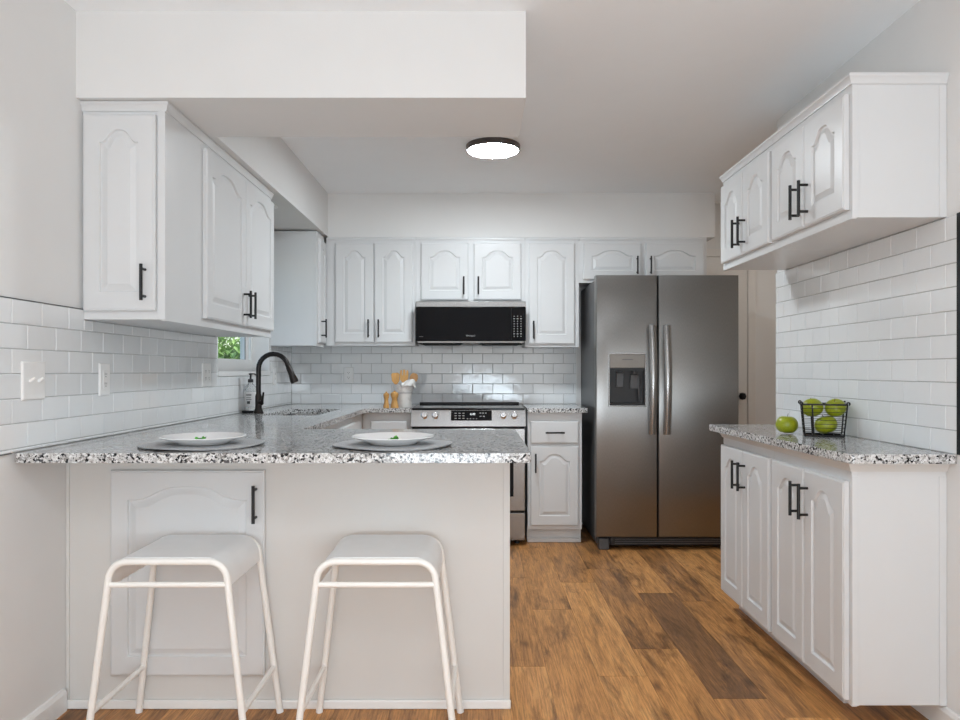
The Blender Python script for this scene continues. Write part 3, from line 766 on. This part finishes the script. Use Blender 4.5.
rd_ = obj('door', fdoor(GX+.004, FW), 'steel', t, smooth=30)
a, b, c0, d0 = DH
def ringbox(x0, x1, z0, z1, wd, y0, y1):
    o_ = [(x0, z0), (x1, z0), (x1, z1), (x0, z1)]; i_ = [(x0+wd, z0+wd), (x1-wd, z0+wd), (x1-wd, z1-wd), (x0+wd, z1-wd)]
    bm = B(); L = [[(x, y1, z) for x, z in o_], [(x, y0, z) for x, z in o_], [(x, y0, z) for x, z in i_], [(x, y1, z) for x, z in i_]]
    return loops(bm, L, False, False)
disp = obj('dispenser', ringbox(a+.0005, b-.0005, c0+.0005, d0-.0005, .008, -.004, .03), 'steel_light', ld, bevel=.001)
obj('dispenser_panel', bx(a+.009, b-.009, -.003, .05, 1.185, d0-.009), 'bezel', ld, bevel=.002)
cv = B(); x0, x1, z0, z1 = a+.009, b-.009, c0+.009, 1.184
box(cv, x0, x1, .050, .0545, z0, z1); box(cv, x0, x0+.004, .0, .050, z0, z1); box(cv, x1-.004, x1, .0, .050, z0, z1); box(cv, x0+.004, x1-.004, .0, .050, z0, z0+.012); box(cv, x0+.004, x1-.004, .004, .050, z1-.018, z1)
obj('dispenser_recess', cv, 'black_plastic', ld)
pd = B(); box(pd, a+.06, a+.105, .030, .045, 1.06, 1.15); box(pd, a+.15, a+.20, .030, .045, 1.05, 1.14); cyl(pd, (a+.082, .03, 1.155), (a+.082, .03, 1.165), .02); cyl(pd, (a+.175, .03, 1.145), (a+.175, .03, 1.165), .014)
tube(pd, [(a+.20, .03, 1.15), (a+.205, .02, 1.0), (a+.21, .03, .965)], .006, 8)
obj('dispenser_paddle', pd, 'grey_side', ld, bevel=.002)
mk = B(); box(mk, a+.09, a+.16, -.0036, -.0031, 1.237, 1.241); lathe(mk, [(0, 0), (.005, 0), (.005, .0004), (0, .0004)], 10); 
obj('panel_print', mk, 'grey_side', ld)
def fhandle(x):
    bm = B(); n = 16; z0, z1 = .755, 1.462; rings = []
    for i in range(n+1):
        q = i/n; z = z0+(z1-z0)*q; y = -.034-.032*math.sin(PI*q)
        w = .0235
        rings.append([(x+px, y+py, z) for px, py in ((-w, .010), (-w, -.002), (-w*.6, -.010), (0, -.013), (w*.6, -.010), (w, -.002), (w, .010))])
    loops(bm, rings)
    for z in (z0+.02, z1-.02): box(bm, x-.014, x+.014, -.034, -.0005, z-.016, z+.016)
    return bm
obj('handle', fhandle(GX-.042), 'steel_light', ld, smooth=35); obj('handle', fhandle(GX+.052), 'steel_light', rd_, smooth=35)
obj('kick_grille', bx(.10, FW-.02, .045, .075, .022, .080), 'black_plastic', t, bevel=.003)
gs = B()
for k in range(3): box(gs, .13, FW-.05, .040, .0448, .032+k*.014, .038+k*.014)
obj('grille_slats', gs, 'grey_side', t)
for x in (.02, FW-.09): obj('foot', bx(x, x+.07, .015, .075, 0, .075), 'grey_side', t, bevel=.006)

# ------------------------------------------------------------------ ceiling lights
t = thing('ceiling_light', 'round flush ceiling light with dark rim, switched on', 'ceiling light', (.085, 4.07, ZC))
obj('rim', lathe(B(), [(0, -.0005), (.150, -.0005), (.153, -.004), (.153, -.030), (.147, -.034), (.143, -.030), (.143, -.012), (0, -.012)], 48), 'rim', t, smooth=40)
obj('diffuser', lathe(B(), [(0, -.0335), (.10, -.033), (.1425, -.031), (.1425, -.0125), (0, -.0125)], 48), 'led', t, smooth=40)
t = thing('recessed_downlight', 'small recessed downlight in the soffit above the window', 'downlight', (-1.25, 4.22, 2.132))
obj('trim_ring', lathe(B(), [(.048, -.0005), (.075, -.0005), (.075, -.004), (.05, -.006), (.048, -.002)], 32), 'plastic', t, smooth=40)
obj('lens', lathe(B(), [(0, -.0006), (.0475, -.0006), (.0475, -.002), (0, -.002)], 32), 'spot', t)

# ------------------------------------------------------------------ stools
def make_stool(label, x, y):
    t = thing('counter_stool', label, 'stool', (x, y, 0), 0, 'stools at the peninsula')
    ZT = .615; r = .0105
    def hw(z): return .241-.119*z
    R = .055
    def frame(yt, yf):
        Y = lambda z: yf+(yt-yf)*z/ZT
        top = ZT-r-.004; zs = top-R; a = hw(zs)
        arcpts = [(-a+R-R*math.cos(u), 0, zs+R*math.sin(u)) for u in [PI/2*i/7 for i in range(8)]]
        pts = [(px, Y(pz), pz) for px, _, pz in arcpts]
        pts += [(-px, Y(pz), pz) for px, _, pz in arcpts[::-1]]
        obj('seat_frame', tube(B(), pts, r, 12), 'stool', t, smooth=50)
        for s in (-1, 1):
            zb = .008
            lg = obj('leg', tube(B(), [(s*a, Y(zs), zs), (s*hw(zb), Y(zb), zb)], r, 12), 'stool', t, smooth=50)
            obj('foot_cap', tube(B(), [(s*hw(.0), Y(0), .0005), (s*hw(.016), Y(.016), .016)], r+.0015, 12), 'plastic', lg, smooth=50)
        zb = .533
        obj('stretcher', tube(B(), [(-hw(zb), Y(zb), zb), (hw(zb), Y(zb), zb)], .0088, 12), 'stool', t, smooth=50)
        return Y
    Yf = frame(-.152, -.168); Yb = frame(.150, .176)
    for s in (-1, 1):
        zb = .158; obj('side_rung', tube(B(), [(s*hw(zb), Yf(zb), zb), (s*hw(zb), Yb(zb), zb)], .0088, 12), 'stool', t, smooth=50)
    # pressed sheet seat that rolls down over both sides
    sec = []; top = ZT; zs = top-R-.012; a = hw(zs)-.002; Rr = R+.010
    for i in range(9): u = PI/2*i/8; sec.append((-a-.006+Rr-Rr*math.cos(u), zs+Rr*math.sin(u)))
    sec = [(sec[0][0]-.002, zs-.02)]+sec
    full = sec+[(-x_, z_) for x_, z_ in sec[::-1]]
    inner = [(x_*.975, z_-.0045) for x_, z_ in full]
    yv = [-.150, -.148, -.05, .05, .146, .148]
    bm = B(); ls = []
    for y_ in yv:
        dip = .004*math.cos(PI*y_/.32)
        ls.append([(px, y_, pz-dip*max(0, 1-(px/.14)**2)) for px, pz in full+inner[::-1]])
    obj('seat', loops(bm, ls), 'stool_seat', t, smooth=40)
    return t
s1 = make_stool('white metal stool in front of the cabinet door, left of the two', -.917, 2.283)
s2 = copy_tree(s1); s2.location = (-.301, 2.283, 0); s2['label'] = 'white metal stool in front of the plain peninsula panel, right of the two'

# ------------------------------------------------------------------ place settings
def place_setting(x, y, l1, l2, l3, seed):
    rd = random.Random(seed); z = .9155
    bm = B(); n = 56; rings = []
    for q, (rr_, dz) in enumerate(((0, 0), (.06, 0), (.12, .0), (.17, .001), (.195, .004), (.201, .006))):
        if q == 0: rings.append(None); continue
        rings.append([(rr_*math.cos(2*PI*j/n), rr_*math.sin(2*PI*j/n), .004+dz*(.5+.5*math.sin(3*2*PI*j/n+seed))) for j in range(n)])
    L = rings[1:]; low = [[(p[0], p[1], p[2]-.0035) for p in l] for l in L]
    loops(bm, low[::-1][0:]+[], False, True)
    bm2 = B(); loops(bm2, [*low, *L[::-1]])
    bm.free()
    o = obj('placemat', bm2, 'placemat', smooth=60, loc=(x, y, z)); tag(o, l1, 'placemat', 'round placemats')
    P = [(0, .003), (.055, .003), (.075, .001), (.078, 0), (.082, .002), (.088, .008), (.137, .024), (.139, .0255), (.1375, .0275), (.090, .013), (.080, .008), (0, .0075)]
    o = obj('dinner_plate', lathe(B(), P, 48), 'porcelain', smooth=50, loc=(x, y, z+.0048)); tag(o, l2, 'plate', 'white dinner plates')
    g = B()
    for k in range(9):
        a = rd.uniform(0, 6.28); tilt = rd.uniform(.2, 1.1); L_ = rd.uniform(.014, .022)
        m = Matrix.Translation((rd.uniform(-.012, .012), rd.uniform(-.008, .008), .001)) @ Matrix.Rotation(a, 4, 'Z') @ Matrix.Rotation(-tilt, 4, 'Y')
        p = [(0, 0, 0), (.4*L_, -.30*L_, .001), (.75*L_, -.5*L_, .0), (.85*L_, -.2*L_, .003), (1.1*L_, 0, 0), (.85*L_, .2*L_, .003), (.75*L_, .5*L_, 0), (.4*L_, .30*L_, .001)]
        vs = [g.verts.new(m @ Vector(q_)) for q_ in p]; c_ = g.verts.new(m @ Vector((.55*L_, 0, .004)))
        for i in range(8): g.faces.new((vs[i], vs[(i+1) % 8], c_))
        tube(g, [m @ Vector((0, 0, 0)), m @ Vector((.5*L_, 0, .001))], .0008, 5)
    zmin = min(v.co.z for v in g.verts)
    for v in g.verts: v.co.z -= zmin
    o = obj('herb_sprig', g, 'herb', loc=(x+.0, y-.005, z+.0048+.0080)); tag(o, l3, 'garnish', 'herb garnishes on the plates')
place_setting(-.925, 2.425, 'round grey woven placemat on the peninsula near the left wall', 'white dinner plate on the placemat near the left wall', 'green herb sprig on the plate near the left wall', 1)
place_setting(-.286, 2.425, 'round grey woven placemat on the peninsula in front of the range', 'white dinner plate on the placemat in front of the range', 'green herb sprig on the plate in front of the range', 2)

# ------------------------------------------------------------------ mills, crock and utensils
def mill(label, x, y, h, r, seed):
    t = thing('pepper_mill', label, 'pepper mill', (x, y, .9155), 0, 'wooden mills by the range'); k = h/.115
    obj('mill_body', lathe(B(), [(0, 0), (r, 0), (r, .012*k), (r*.80, .030*k), (r*.66, .052*k), (r*.72, .066*k), (r*.86, .072*k), (r*.86, .078*k), (0, .078*k)], 24), 'wood', t, smooth=35)
    obj('mill_cap', lathe(B(), [(0, .0785*k), (r*.90, .079*k), (r*.98, .088*k), (r*.85, .100*k), (r*.35, .107*k), (r*.22, .109*k), (r*.26, .113*k), (0, .116*k)], 24), 'wood', t, smooth=35)
mill('smaller slim wooden pepper mill on the back counter beside the crock', -.622, 4.885, .110, .021, 1)
mill('larger stout wooden pepper mill standing against the crock', -.566, 4.885, .116, .028, 2)
CX, CY = -.512, 4.985
t = thing('utensil_crock', 'white glazed crock full of wooden utensils left of the range', 'crock', (CX, CY, .9155))
obj('crock_body', lathe(B(), [(0, 0), (.050, 0), (.053, .004), (.052, .085), (.056, .098), (.066, .120), (.072, .150), (.074, .158), (.069, .158), (.062, .125), (.050, .10), (.047, .010), (0, .010)], 36), 'crock', t, smooth=50)
# cloth draped over the rim on the range side
bm = B(); nu, nv = 12, 9; V = []
for i in range(nu+1):
    row = []
    for j in range(nv+1):
        a = -1.75+1.75*i/nu; q = j/nv
        lift = .030*math.exp(-((i/nu-.55)/.35)**2)
        if q < .4: rad = .058+(q/.4)*.020; z = .150+.016*math.sin(q/.4*PI/2)+lift*q/.4
        else: rad = .078+.004*math.sin(7*a+9*q); z = .166-(q-.4)*.075*(.55+.45*i/nu)+lift*(1-(q-.4)/.6*.5)
        row.append(bm.verts.new((rad*math.cos(a), rad*math.sin(a), z+.004*math.sin(9*a))))
    V.append(row)
for i in range(nu):
    for j in range(nv): bm.faces.new((V[i][j], V[i+1][j], V[i+1][j+1], V[i][j+1]))
o = obj('dish_towel', bm, 'cloth', smooth=80, loc=(CX, CY, .9155)); tag(o, 'white cloth draped over the rim of the utensil crock', 'towel')
so = o.modifiers.new('thickness', 'SOLIDIFY'); so.thickness = .003; so.offset = 1
def utensil(name, label, dx, lean, top, kind, m):
    t = thing(name, label, 'utensil', (CX+dx*.35, CY+.005, .9285), 0, 'wooden utensils in the crock')
    ex = dx*.75
    obj('utensil_handle', tube(B(), [(0, 0, 0), (ex*.6, .004, .10), (ex, .008, top-.065)], [.005, .006, .006], 8), m, t, smooth=50)
    ol = {'spatula': [(-.010, 0), (-.026, .022), (-.029, .068), (-.020, .078), (.020, .078), (.029, .068), (.026, .022), (.010, 0)],
          'fork': [(-.010, 0), (-.027, .02), (-.031, .055), (-.027, .085), (-.016, .087), (-.014, .050), (-.010, .050), (-.007, .090), (.007, .090), (.010, .050), (.014, .050), (.016, .087), (.027, .085), (.031, .055), (.027, .02), (.010, 0)],
          'spoon': [(-.008, 0), (-.022, .014), (-.029, .036), (-.025, .058), (-.012, .070), (.012, .070), (.025, .058), (.029, .036), (.022, .014), (.008, 0)]}[kind]
    rot = Matrix.Translation((ex, .010, top-.070)) @ Matrix.Rotation(lean, 4, 'Y')
    bm = B(); A = [bm.verts.new(rot @ Vector((x_, -.003-.2*x_*x_*8, z_))) for x_, z_ in ol]
    es = [bm.edges.new((A[i], A[(i+1) % len(A)])) for i in range(len(A))]
    r = bmesh.ops.triangle_fill(bm, edges=es, use_beauty=True)
    fs = [f for f in r['geom'] if isinstance(f, bmesh.types.BMFace)]
    ex_ = bmesh.ops.extrude_face_region(bm, geom=fs); bmesh.ops.translate(bm, verts=[v for v in ex_['geom'] if isinstance(v, bmesh.types.BMVert)], vec=(0, .006, 0))
    obj('utensil_head', bm, m, t, smooth=50, bevel=.0015)
utensil('wooden_spatula', 'broad wooden spatula at the mill side of the crock', -.052, -.08, .216, 'spatula', 'wood')
utensil('wooden_fork', 'slotted wooden fork standing between spatula and spoon in the crock', -.002, .02, .226, 'fork', 'wood')
utensil('wooden_spoon', 'darker round wooden spoon at the range side of the crock', .055, .16, .222, 'spoon', 'wood_dark')

# ------------------------------------------------------------------ apples and wire basket
CZ = .9005
def apple(label, loc, r, rx, ry, first=[None], group='green apples'):
    if first[0] is None:
        t = thing('green_apple', label, 'apple', loc, 0, group)
        prof_ = []
        for i in range(21):
            th = PI*i/20; q = math.cos(th)
            rad = math.sin(th)*(1+.05*q); z = -q*.90
            if i < 5: z += .13*(1-i/5)**1.5
            if i > 14: z -= .24*((i-14)/6)**2
            rad = max(rad, 0)
            prof_.append((rad if 0 < i < 20 else 0, z))
        bm = lathe(B(), prof_, 28)
        for v in bm.verts:
            a = math.atan2(v.co.y, v.co.x); k = 1+.022*math.cos(5*a)*(.5-v.co.z*.5); v.co.x *= k; v.co.y *= k
        obj('apple_flesh', bm, 'apple', t, smooth=80)
        obj('stem', tube(B(), [(0, 0, .58), (.03, .02, .78), (.10, .04, 1.02)], [.035, .03, .04], 6), 'apple_stem', t, smooth=60)
        first[0] = t
    else: t = copy_tree(first[0])
    t.location = loc; t.scale = (r, r, r); t.rotation_euler = (rx, ry, random.uniform(0, 6)); t['label'] = label; t['group'] = group
    return t
apple('green apple standing alone on the granite beside the wire basket', (1.309, 3.050, CZ+.0385), .0450, 0, .05)
BX, BY, BA = 1.408, 2.935, -.38       # basket centre and turn
def inb(x, y, z): return (BX+x*math.cos(BA)-y*math.sin(BA), BY+x*math.sin(BA)+y*math.cos(BA), CZ+z)
apple('green apple lowest in the basket, resting on its wire floor', inb(.008, -.014, .0475), .0430, .25, .2)
apple('upper green apple in the basket on the side of the loose apple', inb(-.040, .015, .115), .0415, .5, -.3)
apple('upper green apple in the basket on the side of the tiled wall', inb(.045, .014, .116), .0405, .35, .3)
t = thing('wire_basket', 'black wire basket holding green apples on the right counter', 'basket', (BX, BY, CZ), BA)
hx0, hy0, hx1, hy1, H = .071, .052, .082, .064, .130
def rect(hx, hy, z): return [(-hx, -hy, z), (hx, -hy, z), (hx, hy, z), (-hx, hy, z)]
def lvl(q): return hx0+(hx1-hx0)*q, hy0+(hy1-hy0)*q, .004+(H-.004)*q
def rail(bm, q, r):
    hx, hy, z = lvl(q); p = rect(hx, hy, z)
    for i in range(4): tube(bm, [p[i], p[(i+1) % 4]], r, 8)
bm = B(); rail(bm, 1, .0036); obj('top_rail', bm, 'black', t, smooth=50)
bm = B(); rail(bm, 0, .0042); 
for x_ in (-.04, 0, .04): tube(bm, [(x_, -hy0, .004), (x_, hy0, .004)], .0014, 6)
obj('base_frame', bm, 'black', t, smooth=50)
for sx in (-1, 1):
    for sy in (-1, 1):
        p0 = Vector((sx*hx0, sy*hy0, .004)); p1 = Vector((sx*hx1, sy*hy1, H))
        cp_ = [p1+Vector((sx*.003-sx*.005*math.cos(a), sy*.002, .0055*math.sin(a)+.004)) for a in [i*PI/5 for i in range(8)]]
        obj('corner_post', tube(B(), [p0, p1]+cp_, .0031, 8), 'black', t, smooth=50)
for sy in (-1, 1): obj('upright_wire', tube(B(), [(-.038, sy*hy0, .004), (-.045, sy*hy1, H)], .0030, 8), 'black', t, smooth=50)
bm = B()
for k in range(1, 8): rail(bm, k/8, .0011)
obj('side_wires', bm, 'black', t, smooth=50)
